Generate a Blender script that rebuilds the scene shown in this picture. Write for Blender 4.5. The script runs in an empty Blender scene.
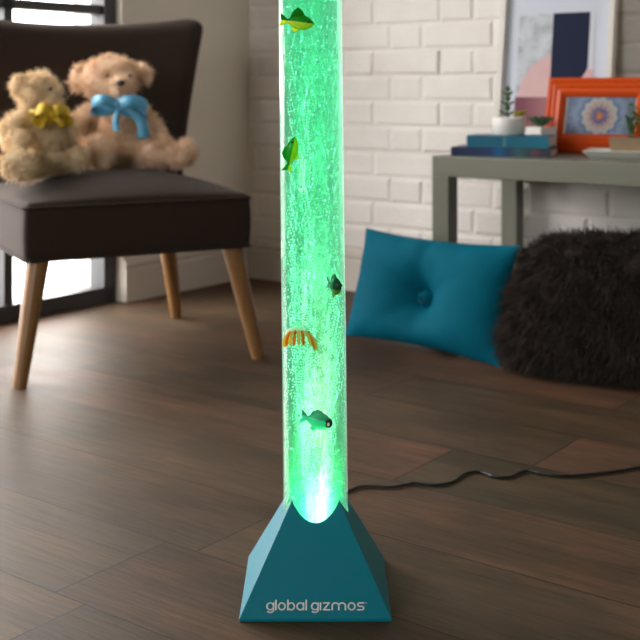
import bpy, bmesh, math, random
import numpy as np
from mathutils import Vector, Matrix, noise as mnoise
PI = math.pi
sc = bpy.context.scene
COL = sc.collection
random.seed(7); rng = np.random.default_rng(7)

# ------------------------------------------------------------------ frame of the place
F = 1140.0; HZ = 88.0; H = 0.734            # focal length in px, horizon row, camera height
TH = math.radians(-36.7)                    # direction of the brick wall on the floor
CX, CY = -0.28, 4.437                       # the room corner
ct, st = math.cos(TH), math.sin(TH)
def at(px, py, Y):                          # a point seen at (px,py) at depth Y
    return Vector(((px-320)*Y/F, Y, H-(py-HZ)*Y/F))
def ground(px, py, z=0.0):
    Y = F*(H-z)/(py-HZ)
    return Vector(((px-320)*Y/F, Y, z))
def room(x, y, z=0.0):                      # room axes: x along the brick wall, -y along the window wall
    return Vector((CX+x*ct-y*st, CY+x*st+y*ct, z))
def to_room(p):
    dx, dy = p[0]-CX, p[1]-CY
    return (dx*ct+dy*st, -dx*st+dy*ct)

# ------------------------------------------------------------------ materials
class NT:
    def __init__(s, name):
        s.m = bpy.data.materials.new(name); s.m.use_nodes = True
        s.t = s.m.node_tree; s.t.nodes.clear()
        s.out = s.t.nodes.new('ShaderNodeOutputMaterial')
    def n(s, typ, ins=None, **kw):
        d = s.t.nodes.new(typ)
        for k, v in kw.items(): setattr(d, k, v)
        for k, v in (ins or {}).items(): s.set(d.inputs[k], v)
        return d
    def set(s, sock, v):
        if hasattr(v, 'is_output'): s.t.links.new(v, sock)
        elif isinstance(v, bpy.types.Node): s.t.links.new(v.outputs[0], sock)
        else:
            if hasattr(sock.default_value, '__len__') and len(sock.default_value) == 4 and len(v) == 3: v = (*v, 1)
            sock.default_value = v
    def math(s, op, a, b=0.0, c=None):
        d = s.t.nodes.new('ShaderNodeMath'); d.operation = op
        s.set(d.inputs[0], a); s.set(d.inputs[1], b)
        if c is not None: s.set(d.inputs[2], c)
        return d.outputs[0]
    def mix(s, f, a, b, mode='MIX'):
        d = s.t.nodes.new('ShaderNodeMix'); d.data_type = 'RGBA'; d.blend_type = mode
        s.set(d.inputs[0], f); s.set(d.inputs[6], a); s.set(d.inputs[7], b)
        return d.outputs[2]
    def coord(s, scale=(1,1,1), loc=(0,0,0)):
        tc = s.t.nodes.new('ShaderNodeTexCoord')
        mp = s.n('ShaderNodeMapping', {'Scale': scale, 'Location': loc})
        s.t.links.new(tc.outputs['Object'], mp.inputs['Vector'])
        return mp.outputs[0]
    def noise(s, vec, scale, detail=4.0, rough=.55):
        return s.n('ShaderNodeTexNoise', {'Vector': vec, 'Scale': scale, 'Detail': detail, 'Roughness': rough}).outputs[0]
    def fresnel(s, ior):      # the same on the way in and on the way out of a thin sheet
        g = s.n('ShaderNodeNewGeometry')
        return s.n('ShaderNodeFresnel', {'IOR': s.math('MULTIPLY_ADD', g.outputs['Backfacing'], 1/ior-ior, ior)}).outputs[0]
    def ramp(s, f, stops):
        d = s.t.nodes.new('ShaderNodeValToRGB'); cr = d.color_ramp
        while len(cr.elements) < len(stops): cr.elements.new(0.5)
        for e, (p, c) in zip(cr.elements, stops): e.position = p; e.color = (*c, 1) if len(c) == 3 else c
        s.set(d.inputs[0], f); return d.outputs[0]
    def bsdf(s, col, rough=.5, bump=None, bump_d=.002, bump_s=.5, **kw):
        b = s.n('ShaderNodeBsdfPrincipled', {'Base Color': col, 'Roughness': rough})
        for k, v in kw.items(): s.set(b.inputs[k.replace('_', ' ')], v)
        if bump is not None:
            bp = s.n('ShaderNodeBump', {'Height': bump, 'Strength': bump_s, 'Distance': bump_d})
            s.t.links.new(bp.outputs[0], b.inputs['Normal'])
        s.t.links.new(b.outputs[0], s.out.inputs[0]); return s.m

def simple(name, col, rough=.5, var=.12, scale=30, bump=.0, **kw):
    n = NT(name); v = n.coord()
    f = n.noise(v, scale)
    c = n.mix(f, tuple(x*(1-var) for x in col), tuple(min(1, x*(1+var)) for x in col))
    return n.bsdf(c, rough, bump=f if bump else None, bump_d=bump, **kw)

def m_floor():
    n = NT('wood_planks'); v = n.coord()
    sp = n.n('ShaderNodeSeparateXYZ', {0: v}); x, y = sp.outputs[0], sp.outputs[1]
    W, L = .23, 1.3
    ys = n.math('DIVIDE', n.math('ADD', y, 2.29), W)
    row = n.math('FLOOR', ys); fy = n.math('FRACT', ys)
    wn = n.n('ShaderNodeTexWhiteNoise', {'W': n.math('ADD', row, 31.7)}, noise_dimensions='1D').outputs[0]
    near = n.math('LESS_THAN', n.math('ABSOLUTE', row), 1.5)
    off = n.math('ADD', n.math('MULTIPLY', n.math('MULTIPLY', wn, L), n.math('SUBTRACT', 1.0, near)),
                 n.math('MULTIPLY', near, n.math('ADD', 1.575, n.math('MULTIPLY', n.math('ABSOLUTE', row), .065))))
    xs = n.math('DIVIDE', n.math('SUBTRACT', x, off), L)
    col = n.math('FLOOR', xs); fx = n.math('FRACT', xs)
    pid = n.n('ShaderNodeCombineXYZ', {0: row, 1: col, 2: 4.3})
    wc = n.n('ShaderNodeTexWhiteNoise', {'Vector': pid}, noise_dimensions='3D')
    ey = n.math('MULTIPLY', n.math('MINIMUM', fy, n.math('SUBTRACT', 1.0, fy)), W)
    ex = n.math('MULTIPLY', n.math('MINIMUM', fx, n.math('SUBTRACT', 1.0, fx)), L)
    e = n.math('MINIMUM', ex, ey)
    seam = n.math('LESS_THAN', e, .0015)
    shift = n.n('ShaderNodeVectorMath', {0: v, 1: n.n('ShaderNodeVectorMath', {0: wc.outputs[1], 1: (9, 9, 9)}, operation='MULTIPLY').outputs[0]}, operation='ADD').outputs[0]
    g1 = n.n('ShaderNodeMapping', {'Vector': shift, 'Scale': (3.0, 26, 1)})
    g2 = n.n('ShaderNodeMapping', {'Vector': shift, 'Scale': (9.0, 150, 1)})
    g3 = n.n('ShaderNodeMapping', {'Vector': shift, 'Scale': (2.2, 5.5, 1)})
    n1 = n.noise(g1.outputs[0], 1.0, 6, .6); n2 = n.noise(g2.outputs[0], 1.0, 4, .6); n3 = n.noise(g3.outputs[0], 1.0, 3, .5)
    base = n.ramp(wc.outputs[0], [(0, (.056, .034, .022)), (.3, (.088, .050, .033)), (.55, (.062, .046, .030)), (.8, (.072, .042, .027)), (1, (.102, .063, .041))])
    n4 = n.noise(n.n('ShaderNodeMapping', {'Vector': shift, 'Scale': (5, 9, 1)}).outputs[0], 1.0, 6, .7)
    c = n.mix(n.math('MULTIPLY', n.ramp(n1, [(.35, (0,0,0)), (.68, (1,1,1))]), .75), base, n.mix(1.0, base, (1.75, 1.65, 1.55), 'MULTIPLY'))
    c = n.mix(n.math('MULTIPLY', n.ramp(n3, [(.42, (0,0,0)), (.62, (1,1,1))]), .7), c, n.mix(1.0, c, (.60, .66, .62), 'MULTIPLY'))
    c = n.mix(n.math('MULTIPLY', n.ramp(n4, [(.48, (0,0,0)), (.66, (1,1,1))]), .6), c, n.mix(1.0, c, (1.5, 1.28, 1.1), 'MULTIPLY'))
    c = n.mix(n.math('MULTIPLY', n.ramp(n2, [(.42, (0,0,0)), (.66, (1,1,1))]), .6), c, n.mix(1.0, c, (.55, .52, .50), 'MULTIPLY'))
    c = n.mix(n.math('MULTIPLY', seam, .85), c, (.014, .009, .007))
    hgt = n.math('SUBTRACT', n.math('ADD', n.math('MULTIPLY', n1, .5), n.math('MULTIPLY', n2, .5)), n.math('MULTIPLY', seam, 1.5))
    r = n.math('ADD', .40, n.math('MULTIPLY', n1, .2))
    return n.bsdf(c, r, bump=hgt, bump_d=.0022, bump_s=.7, Specular_IOR_Level=.13)

def m_brick():
    n = NT('white_painted_brick'); v = n.coord()
    f = n.noise(v, 9, 5); g = n.noise(v, 70, 5, .65); st_ = n.noise(v, 3.5, 3)
    c = n.mix(f, (.74, .69, .655), (.86, .82, .79))
    c = n.mix(n.math('MULTIPLY', n.ramp(st_, [(.55, (0,0,0)), (.75, (1,1,1))]), .25), c, (.60, .53, .46))
    return n.bsdf(c, .6, bump=n.math('ADD', n.math('MULTIPLY', f, 1.0), n.math('MULTIPLY', g, .4)), bump_d=.006, bump_s=.7)

M = {}
M['floor'] = m_floor(); M['brick'] = m_brick()
M['mortar'] = simple('painted_mortar', (.55, .50, .46), .8, .15, 40, .002)
M['plaster'] = simple('beige_plaster', (.74, .69, .61), .75, .04, 8, .001)
M['dim'] = simple('taupe_paint', (.50, .45, .39), .8, .04, 8)
M['ceiling'] = simple('ceiling_paint', (.72, .70, .66), .8, .03, 5)
M['skirting'] = simple('skirting_paint', (.62, .56, .50), .4, .05, 12)
M['steel'] = simple('dark_window_steel', (.045, .045, .05), .45, .15, 25)
M['chair'] = simple('brown_chair_fabric', (.036, .0235, .018), .9, .25, 260, .0008, Sheen_Weight=.05, Sheen_Roughness=.4, Specular_IOR_Level=.2)
def m_oak(name, a, b):
    n = NT(name); v = n.coord((60, 60, 6)); f = n.noise(v, 1.0, 5)
    return n.bsdf(n.mix(f, a, b), .38, bump=f, bump_d=.0005)
M['oak'] = m_oak('oak_leg_wood', (.17, .074, .022), (.33, .165, .055))
M['table'] = simple('grey_green_table_lacquer', (.19, .187, .152), .4, .04, 10)
def m_fur(name, a, b, scale=80):
    n = NT(name); f = n.noise(n.coord(), scale, 3)
    return n.bsdf(n.mix(f, a, b), .85, Specular_IOR_Level=.12)
M['bear_pink'] = m_fur('tan_plush', (.72, .50, .35), (.92, .73, .55))
M['bear_cream'] = m_fur('cream_plush', (.70, .54, .36), (.90, .75, .54))
M['black_fur'] = m_fur('dark_brown_faux_fur', (.018, .0135, .012), (.085, .066, .058), 30)
M['nose'] = simple('dark_brown_stitching', (.04, .02, .016), .4)
M['blue_ribbon'] = simple('sky_blue_satin', (.10, .36, .58), .35, .15, 60, .0)
M['yellow_ribbon'] = simple('yellow_satin', (.66, .44, .025), .4, .15, 60)
def m_teal():
    n = NT('teal_velvet'); f = n.noise(n.coord(), 12, 3); g = n.noise(n.coord((1, 1, 1)), 400, 2)
    return n.bsdf(n.mix(f, (.0, .10, .165), (.0, .145, .225)), .7, bump=g, bump_d=.0006, Specular_IOR_Level=.08)
M['teal'] = m_teal()
M['teal_dark'] = simple('teal_velvet_button', (.0, .09, .14), .5)
M['base'] = simple('teal_moulded_plastic', (.0, .215, .305), .42, .04, 60, Sheen_Weight=1.0, Sheen_Roughness=.12, Sheen_Tint=(.6, .8, 1, 1), Specular_IOR_Level=.3)
M['white_print'] = simple('white_print', (.9, .93, .93), .5, .01)
M['cable'] = simple('black_rubber', (.012, .011, .011), .45)
M['white_ceramic'] = simple('white_ceramic', (.80, .77, .74), .35, .03, 20)
M['grey_ceramic'] = simple('white_square_ceramic', (.80, .78, .76), .4, .03, 20)
M['leaf'] = simple('succulent_leaf', (.085, .17, .06), .45, .4, 60)
M['leaf_dark'] = simple('dark_succulent_leaf', (.03, .11, .045), .45, .4, 60)
M['leaf_yellow'] = simple('yellow_green_leaf', (.42, .36, .035), .45, .3, 60)
M['leaf_bush'] = simple('bushy_leaf', (.06, .15, .03), .45, .5, 40)
M['soil'] = simple('potting_soil', (.03, .02, .014), .9, .5, 120)
M['tan'] = simple('tan_wood_trough', (.36, .25, .16), .6, .15, 25)
M['tray'] = simple('white_tray_glaze', (.78, .77, .74), .3, .03, 15)
M['orange'] = simple('orange_lacquer', (.58, .068, .005), .42, .08, 20, Specular_IOR_Level=.3)
M['frame_white'] = simple('white_frame_wood', (.70, .66, .62), .45, .05, 30)
M['mat_board'] = simple('pale_mat_board', (.60, .63, .74), .7, .02, 15)
M['pages'] = simple('book_pages', (.72, .68, .60), .8, .1, 200)
def m_book(name, stops, scale, rough=.35):
    n = NT(name); sp = n.n('ShaderNodeSeparateXYZ', {0: n.coord()})
    f = n.math('ADD', n.math('MULTIPLY', sp.outputs[0], 1/scale), .5)
    r = n.ramp(f, stops); return n.bsdf(r, rough, Specular_IOR_Level=.25)
M['book_teal'] = m_book('teal_book_cloth', [(0, (.0, .125, .225)), (.44, (.0, .125, .22)), (.47, (.08, .27, .30)), (.50, (.0, .13, .22)), (1, (.0, .17, .29))], .24)
M['book_navy'] = m_book('navy_book_cover', [(0, (.008, .018, .06)), (.40, (.010, .04, .13)), (.48, (.0, .11, .30)), (.58, (.006, .04, .11)), (.68, (.03, .12, .13)), (.78, (.015, .05, .07)), (.84, (.12, .05, .06)), (.92, (.03, .03, .06))], .29)

def m_art():        # a plain abstract composition: grey, pink, navy, burgundy
    n = NT('abstract_print'); v = n.coord(); sp = n.n('ShaderNodeSeparateXYZ', {0: v}); x, z = sp.outputs[0], sp.outputs[2]
    f = n.noise(v, 18, 5)
    grey = n.ramp(f, [(.3, (.30, .32, .36)), (.5, (.52, .55, .60)), (.7, (.66, .69, .74))])
    pinkc = n.mix(f, (.62, .40, .41), (.72, .50, .50))
    def circ(cx, cz, r):
        d = n.math('ADD', n.math('POWER', n.math('SUBTRACT', x, cx), 2.0), n.math('POWER', n.math('SUBTRACT', z, cz), 2.0))
        return n.math('LESS_THAN', d, r*r)
    left = n.math('LESS_THAN', x, -.012)
    c = n.mix(circ(.03, -.075, .150), grey, pinkc)
    low = n.math('LESS_THAN', z, -.067)
    c = n.mix(low, c, n.mix(n.math('MULTIPLY_ADD', x, 6.0, .6), (.20, .07, .10), (.58, .30, .32)))
    navy = n.math('MULTIPLY', n.math('LESS_THAN', x, .112), n.math('MAXIMUM', n.math('GREATER_THAN', z, .075), circ(-.02, .085, .145)))
    right = n.mix(navy, n.mix(n.math('LESS_THAN', z, .02), (.62, .65, .72), pinkc), (.010, .016, .045))
    return n.bsdf(n.mix(left, right, c), .6, Specular_IOR_Level=.12)
M['art'] = m_art()
def m_rosette():    # rings and petals round a small orange middle
    n = NT('rosette_print'); v = n.coord(); sp = n.n('ShaderNodeSeparateXYZ', {0: v}); x, z = sp.outputs[0], sp.outputs[2]
    r = n.math('SQRT', n.math('ADD', n.math('MULTIPLY', x, x), n.math('MULTIPLY', z, z)))
    a = n.math('ARCTAN2', z, x)
    rr = n.math('ADD', r, n.math('MULTIPLY', n.math('SINE', n.math('MULTIPLY', a, 12.0)), .0035))
    c = n.ramp(n.math('MULTIPLY', rr, 10.0), [(0, (.75, .25, .03)), (.10, (.62, .20, .04)), (.13, (.12, .08, .25)), (.25, (.20, .16, .36)), (.30, (.48, .34, .30)), (.42, (.55, .47, .44)), (.52, (.62, .58, .58)), (.58, (.12, .22, .42)), (.75, (.26, .36, .55)), (1, (.16, .22, .36))])
    for e in n.t.nodes:
        if e.type == 'VALTORGB': e.color_ramp.interpolation = 'EASE'
    f = n.noise(v, 120, 2)
    c = n.mix(n.math('MULTIPLY', n.ramp(f, [(.5, (0,0,0)), (.6, (1,1,1))]), .35), c, (.45, .50, .60))
    return n.bsdf(n.mix(1.0, c, (.66, .64, .62), 'MULTIPLY'), .5, Specular_IOR_Level=.2)
M['rosette'] = m_rosette()

def m_pane():
    n = NT('window_glass')
    fr = n.fresnel(1.45)
    tr = n.n('ShaderNodeBsdfTransparent', {'Color': (.98, .99, .99)}); gl = n.n('ShaderNodeBsdfGlossy', {'Color': (1, 1, 1), 'Roughness': .02})
    mx = n.n('ShaderNodeMixShader', {0: fr, 1: tr, 2: gl}); n.t.links.new(mx.outputs[0], n.out.inputs[0]); return n.m
M['pane'] = m_pane()
LEDC = (.045, 1.0, .46)
def m_tube():       # clear acrylic, with the piped lamp light put in as emission
    n = NT('clear_acrylic')
    fr = n.fresnel(1.35)
    tr = n.n('ShaderNodeBsdfTransparent', {'Color': (.97, 1, .98)}); gl = n.n('ShaderNodeBsdfGlossy', {'Roughness': .04})
    mx = n.n('ShaderNodeMixShader', {0: n.math('MULTIPLY', fr, .6), 1: tr, 2: gl}); n.t.links.new(mx.outputs[0], n.out.inputs[0])
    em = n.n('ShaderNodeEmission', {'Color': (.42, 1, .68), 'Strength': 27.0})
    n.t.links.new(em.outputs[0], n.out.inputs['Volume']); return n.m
M['tube'] = m_tube()
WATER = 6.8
def m_water():      # green bubbly water; the LED's scattered light is painted in as emission
    n = NT('glowing_bubbling_water'); tr = n.n('ShaderNodeBsdfTransparent')
    n.t.links.new(tr.outputs[0], n.out.inputs[0])
    v = n.coord((1, 1, .38)); a = n.noise(v, 190, 4, .65); b = n.noise(n.coord((1, 1, .22)), 34, 3)
    d = n.math('MULTIPLY', n.ramp(a, [(.38, (.03,)*3), (.5, (.4,)*3), (.62, (2.2,)*3)]), n.ramp(b, [(.38, (.12,)*3), (.62, (1.6,)*3)]))
    sp = n.n('ShaderNodeSeparateXYZ', {0: n.coord()}); x, y, z = sp.outputs
    def gauss(cx, w):
        q = n.math('ADD', x, -cx); r2 = n.math('ADD', n.math('MULTIPLY', q, q), n.math('MULTIPLY', y, y))
        return n.math('POWER', 2.718, n.math('DIVIDE', n.math('MULTIPLY', r2, -1.0), w))
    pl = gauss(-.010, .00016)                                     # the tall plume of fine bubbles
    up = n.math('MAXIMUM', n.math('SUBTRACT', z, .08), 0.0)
    led_glow = n.math('MULTIPLY', gauss(.003, n.math('MULTIPLY_ADD', up, .0022, .00022)), n.math('POWER', 2.718, n.math('DIVIDE', up, -.15)))   # white LED glow painted into the emission, fading upwards
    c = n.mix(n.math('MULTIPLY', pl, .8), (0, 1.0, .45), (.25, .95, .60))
    c = n.mix(n.math('MINIMUM', n.math('MULTIPLY', led_glow, 1.3), 1.0), c, (5.0, 1.1, 1.6))
    st_ = n.math('MULTIPLY', d, n.math('MULTIPLY_ADD', led_glow, 95.0, WATER))
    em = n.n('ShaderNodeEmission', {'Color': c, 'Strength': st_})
    ab0 = n.n('ShaderNodeVolumeAbsorption', {'Color': (.0, .85, .55), 'Density': 28.0})
    scv = n.n('ShaderNodeVolumeScatter', {'Color': (1, 1, 1), 'Density': 2.5})
    ab = n.n('ShaderNodeAddShader', {0: ab0, 1: scv})
    n.m.cycles.volume_step_rate = .03
    ad = n.n('ShaderNodeAddShader', {0: em, 1: ab}); n.t.links.new(ad.outputs[0], n.out.inputs['Volume'])
    return n.m
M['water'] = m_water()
def m_bubble():
    n = NT('glowing_air_bubble')
    d = n.n('ShaderNodeBsdfDiffuse', {'Color': (.85, .92, .9)}); g = n.n('ShaderNodeBsdfGlossy', {'Color': (1, 1, 1), 'Roughness': .1})
    t = n.n('ShaderNodeBsdfTranslucent', {'Color': (.9, .95, .92)})
    m1 = n.n('ShaderNodeMixShader', {0: .4, 1: d, 2: g}); m2 = n.n('ShaderNodeMixShader', {0: .4, 1: m1, 2: t})
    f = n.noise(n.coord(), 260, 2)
    em = n.n('ShaderNodeEmission', {'Color': (.42, 1, .76), 'Strength': n.ramp(f, [(.44, (0,)*3), (.68, (1.9,)*3)])})   # lamp light on the bubbles painted in as uneven emission
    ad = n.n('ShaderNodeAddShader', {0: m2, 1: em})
    n.t.links.new(ad.outputs[0], n.out.inputs[0]); return n.m
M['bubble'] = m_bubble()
def m_thin(name, col):
    n = NT(name); f = n.noise(n.coord(), 200, 3); c = n.mix(f, tuple(.9*q for q in col), col); n.bsdf(c, .4)
    p = next(x for x in n.t.nodes if x.type == 'BSDF_PRINCIPLED')
    mx = n.n('ShaderNodeMixShader', {0: .6, 1: p, 2: n.n('ShaderNodeBsdfTranslucent', {'Color': c})}); n.t.links.new(mx.outputs[0], n.out.inputs[0]); return n.m
def m_fish(name, lo, hi, z0, z1):
    n = NT(name); sp = n.n('ShaderNodeSeparateXYZ', {0: n.coord()})
    f = n.n('ShaderNodeMapRange', {0: sp.outputs[2], 1: z0, 2: z1}).outputs[0]
    c = n.ramp(f, [(0, lo), (.4, lo), (.6, hi), (1, hi)]); n.bsdf(c, .35)     # thin translucent plastic
    p = next(x for x in n.t.nodes if x.type == 'BSDF_PRINCIPLED')
    mx = n.n('ShaderNodeMixShader', {0: .62, 1: p, 2: n.n('ShaderNodeBsdfTranslucent', {'Color': c})}); n.t.links.new(mx.outputs[0], n.out.inputs[0]); return n.m

# ------------------------------------------------------------------ mesh helpers
def link(name, me, mat, parent=None, loc=None, rz=None, smooth=False):
    o = bpy.data.objects.new(name, me); COL.objects.link(o)
    if mat is not None:
        me.materials.clear(); me.materials.append(mat)
    if parent is not None: o.parent = parent
    if loc is not None: o.location = loc
    if rz is not None: o.rotation_euler = (0, 0, rz)
    if smooth:
        for p in me.polygons: p.use_smooth = True
    return o
def pyd(verts, faces):
    me = bpy.data.meshes.new('mesh'); me.from_pydata([tuple(v) for v in verts], [], faces); me.update(); return me
def fix(me):
    bm = bmesh.new(); bm.from_mesh(me); bmesh.ops.remove_doubles(bm, verts=bm.verts, dist=1e-6)
    bmesh.ops.recalc_face_normals(bm, faces=bm.faces); bm.to_mesh(me); bm.free(); return me
class MB:
    def __init__(s): s.v = []; s.f = []
    def add(s, v, f):
        k = len(s.v); s.v += [Vector(p) for p in v]; s.f += [tuple(i+k for i in q) for q in f]; return s
    def box(s, x0, x1, y0, y1, z0, z1, fn=None):
        v = [Vector((x, y, z)) for z in (z0, z1) for y in (y0, y1) for x in (x0, x1)]
        if fn: v = [fn(p) for p in v]
        return s.add(v, [(0,2,3,1),(4,5,7,6),(0,1,5,4),(1,3,7,5),(3,2,6,7),(2,0,4,6)])
    def tube(s, pts, r, n=10, cap=True):
        pts = [Vector(p) for p in pts]; rs = r if isinstance(r, (list, tuple)) else [r]*len(pts)
        v = []; f = []; up = Vector((.13, .31, .94)).normalized()
        for i, p in enumerate(pts):
            d = (pts[min(i+1, len(pts)-1)]-pts[max(i-1, 0)]).normalized()
            a = d.cross(up)
            if a.length < .1: a = d.cross(Vector((1, 0, 0)))
            a.normalize(); b = d.cross(a)
            v += [p+(a*math.cos(2*PI*k/n)+b*math.sin(2*PI*k/n))*rs[i] for k in range(n)]
        for i in range(len(pts)-1):
            for k in range(n):
                f.append((i*n+k, i*n+(k+1)%n, (i+1)*n+(k+1)%n, (i+1)*n+k))
        if cap: f += [tuple(range(n))[::-1], tuple(range((len(pts)-1)*n, len(pts)*n))]
        return s.add(v, f)
    def lathe(s, prof, n=32, c=(0,0,0), closed=False):
        v = []; f = []; m = len(prof)
        for r, z in prof: v += [(c[0]+r*math.cos(2*PI*k/n), c[1]+r*math.sin(2*PI*k/n), c[2]+z) for k in range(n)]
        for i in range(m if closed else m-1):
            j = (i+1) % m
            for k in range(n): f.append((i*n+k, i*n+(k+1)%n, j*n+(k+1)%n, j*n+k))
        return s.add(v, f)
    shrink = 1.0
    def ell(s, c, r, n=16, m=10, mat=None):
        v = []; f = []; r = [q*s.shrink for q in r]
        for i in range(m+1):
            a = PI*i/m
            for k in range(n):
                p = Vector((r[0]*math.sin(a)*math.cos(2*PI*k/n), r[1]*math.sin(a)*math.sin(2*PI*k/n), r[2]*math.cos(a)))
                if mat is not None: p = mat @ p
                v.append(p+Vector(c))
        for i in range(m):
            for k in range(n): f.append((i*n+k, (i+1)*n+k, (i+1)*n+(k+1)%n, i*n+(k+1)%n))
        return s.add(v, f)
    def mesh(s): return fix(pyd(s.v, s.f))
    def build(s, name, mat, parent=None, loc=None, rz=None, smooth=False):
        return link(name, s.mesh(), mat, parent, loc, rz, smooth)
def rbox(hx, hy, hz, r, k=4, m=8, fn=None):
    """rounded box with a fine grid, each vertex passed through fn"""
    def smp(h): return [-h+r*(1-math.cos(PI/2*i/k)) for i in range(k)] + list(np.linspace(-h+r, h-r, m+1)) + [h-r*(1-math.cos(PI/2*i/k)) for i in range(k-1, -1, -1)]
    S = [smp(hx), smp(hy), smp(hz)]; hh = (hx, hy, hz); mb = MB()
    for ax in range(3):
        u, w = [(1, 2), (0, 2), (0, 1)][ax]
        for sg in (-1, 1):
            vs = []
            for a in S[u]:
                for b in S[w]:
                    p = [0, 0, 0]; p[ax] = sg*hh[ax]; p[u] = a; p[w] = b
                    q = [max(-(hh[i]-r), min(hh[i]-r, p[i])) for i in range(3)]
                    d = Vector(p)-Vector(q)
                    if d.length > 1e-9: p = Vector(q)+d.normalized()*r
                    vs.append(Vector(p))
            nb = len(S[w]); fs = []
            for i in range(len(S[u])-1):
                for j in range(nb-1): fs.append((i*nb+j, i*nb+j+1, (i+1)*nb+j+1, (i+1)*nb+j))
            mb.add(vs, fs)
    me = mb.mesh()
    if fn:
        for v in me.vertices: v.co = fn(v.co.copy())
        me.update()
    return me
def empty(name, loc=(0,0,0), rz=0.0):
    o = bpy.data.objects.new(name, None); COL.objects.link(o); o.location = loc; o.rotation_euler = (0, 0, rz)
    o.empty_display_size = .05; return o
def tag(o, label, cat, group=None):
    o['label'] = label; o['category'] = cat
    if group: o['group'] = group
    return o
def struct(o): o['kind'] = 'structure'; return o
def evaluated(o):
    dg = bpy.context.evaluated_depsgraph_get(); dg.update()
    me = bpy.data.meshes.new_from_object(o.evaluated_get(dg)); return me
def remeshed(mb, vox, smooth=6):
    """one continuous skin round a set of overlapping shapes"""
    o = bpy.data.objects.new('tmp', pyd(mb.v, mb.f)); COL.objects.link(o); fix(o.data)
    m = o.modifiers.new('r', 'REMESH'); m.mode = 'VOXEL'; m.voxel_size = vox
    s = o.modifiers.new('s', 'SMOOTH'); s.iterations = smooth; s.factor = .5
    me = evaluated(o); bpy.data.objects.remove(o); return me
def furry(me, n, length, width, comb=(0,0,-.5), curl=.5, seed=1, clump=0):
    """adds n fine tapering tufts to the skin; returns a new mesh"""
    g = np.random.default_rng(seed)
    me.calc_loop_triangles()
    V = np.array([v.co for v in me.vertices]); T = np.array([t.vertices for t in me.loop_triangles])
    A, B, C = V[T[:,0]], V[T[:,1]], V[T[:,2]]
    nr = np.cross(B-A, C-A); ar = np.linalg.norm(nr, axis=1); nr = nr/np.maximum(ar, 1e-12)[:,None]
    idx = g.choice(len(T), n, p=ar/ar.sum()); r1 = np.sqrt(g.random(n)); r2 = g.random(n)
    P = (1-r1)[:,None]*A[idx]+(r1*(1-r2))[:,None]*B[idx]+(r1*r2)[:,None]*C[idx]; N = nr[idx]
    field = np.stack([np.sin(P@np.array(k)*(1+clump)) for k in ((37., 51, 23), (29., -43, 61), (-53., 31, 47))], 1)
    D = N + np.array(comb) + curl*field*.6 + curl*g.normal(0, .5, (n, 3)); D /= np.linalg.norm(D, axis=1)[:,None]
    L = length*(.55+.75*g.random(n)); side = np.cross(D, g.normal(0, 1, (n, 3))); side /= np.linalg.norm(side, axis=1)[:,None]
    w = width*(.7+.6*g.random(n)); bend = (np.array(comb)*.6+curl*g.normal(0, .35, (n, 3)))
    P0 = P-N*length*.08; m1 = P0+D*(L*.55)[:,None]; t1 = P0+(D+bend*.6)*L[:,None]
    S = side*w[:,None]
    out = np.concatenate([P0-S, P0+S, m1-S*.75, m1+S*.75, t1], 0); b = len(V); ar_ = np.arange(n)
    q = np.stack([b+ar_, b+n+ar_, b+3*n+ar_, b+2*n+ar_], 1); tr = np.stack([b+2*n+ar_, b+3*n+ar_, b+4*n+ar_], 1)
    faces = [tuple(p.vertices) for p in me.polygons]+q.tolist()+tr.tolist()
    nm = bpy.data.meshes.new('mesh'); nm.from_pydata(np.concatenate([V, out], 0).tolist(), [], faces); nm.update()
    k = len(me.polygons); sm = np.zeros(len(faces), bool); sm[:k] = True; nm.polygons.foreach_set('use_smooth', sm)
    return nm

# ------------------------------------------------------------------ the room
RX, RY, RZ = 4.8, -5.6, 2.6      # brick wall length, window wall length (negative y), height
W0, W1, WT = .665, 2.45, 2.0     # window opening along the window wall, its top
def rbuild(mb, name, mat, smooth=False): return mb.build(name, mat, None, (CX, CY, 0), TH, smooth)
struct(rbuild(MB().box(-.3, RX+.1, RY-.3, .1, -.08, 0), 'floor', M['floor']))
struct(rbuild(MB().box(-.3, RX+.1, RY-.3, .1, RZ, RZ+.08), 'ceiling', M['ceiling']))
# brick wall in Flemish bond: each brick slightly out of true, all under one coat of paint
mb = MB(); mb.box(-.2, RX, .0042, .1, 0, RZ)
c0, ch = .147, .0902; per, hd, gap = .407, .131, .007
def brick(x0, x1, z0, z1):
    b = .004; dy = random.uniform(-.0028, .001); dz = random.uniform(-.0012, .0012); sl = random.uniform(-.005, .005); tl = random.uniform(-.003, .003)
    y0 = dy
    def P(x, y, z):
        u = (x-x0)/(x1-x0)-.5; return Vector((x, y+sl*u+tl*(z-z0)/(z1-z0), z+dz+tl*u*.8))
    j = lambda: random.uniform(-.0034, .0034)
    o = [P(x0+j(), .006, z0+j()), P(x1+j(), .006, z0+j()), P(x1+j(), .006, z1+j()), P(x0+j(), .006, z1+j())]
    i = [P(x0+b, y0+b*.7, z0+b), P(x1-b, y0+b*.7, z0+b), P(x1-b, y0+b*.7, z1-b), P(x0+b, y0+b*.7, z1-b)]
    k = [P(x0+2.6*b, y0, z0+2.6*b), P(x1-2.6*b, y0, z0+2.6*b), P(x1-2.6*b, y0, z1-2.6*b), P(x0+2.6*b, y0, z1-2.6*b)]
    mb.add(o+i+k, [(0,1,5,4),(1,2,6,5),(2,3,7,6),(3,0,4,7),(4,5,9,8),(5,6,10,9),(6,7,11,10),(7,4,8,11),(8,9,10,11)])
row = 0; z = c0-2*ch
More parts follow.
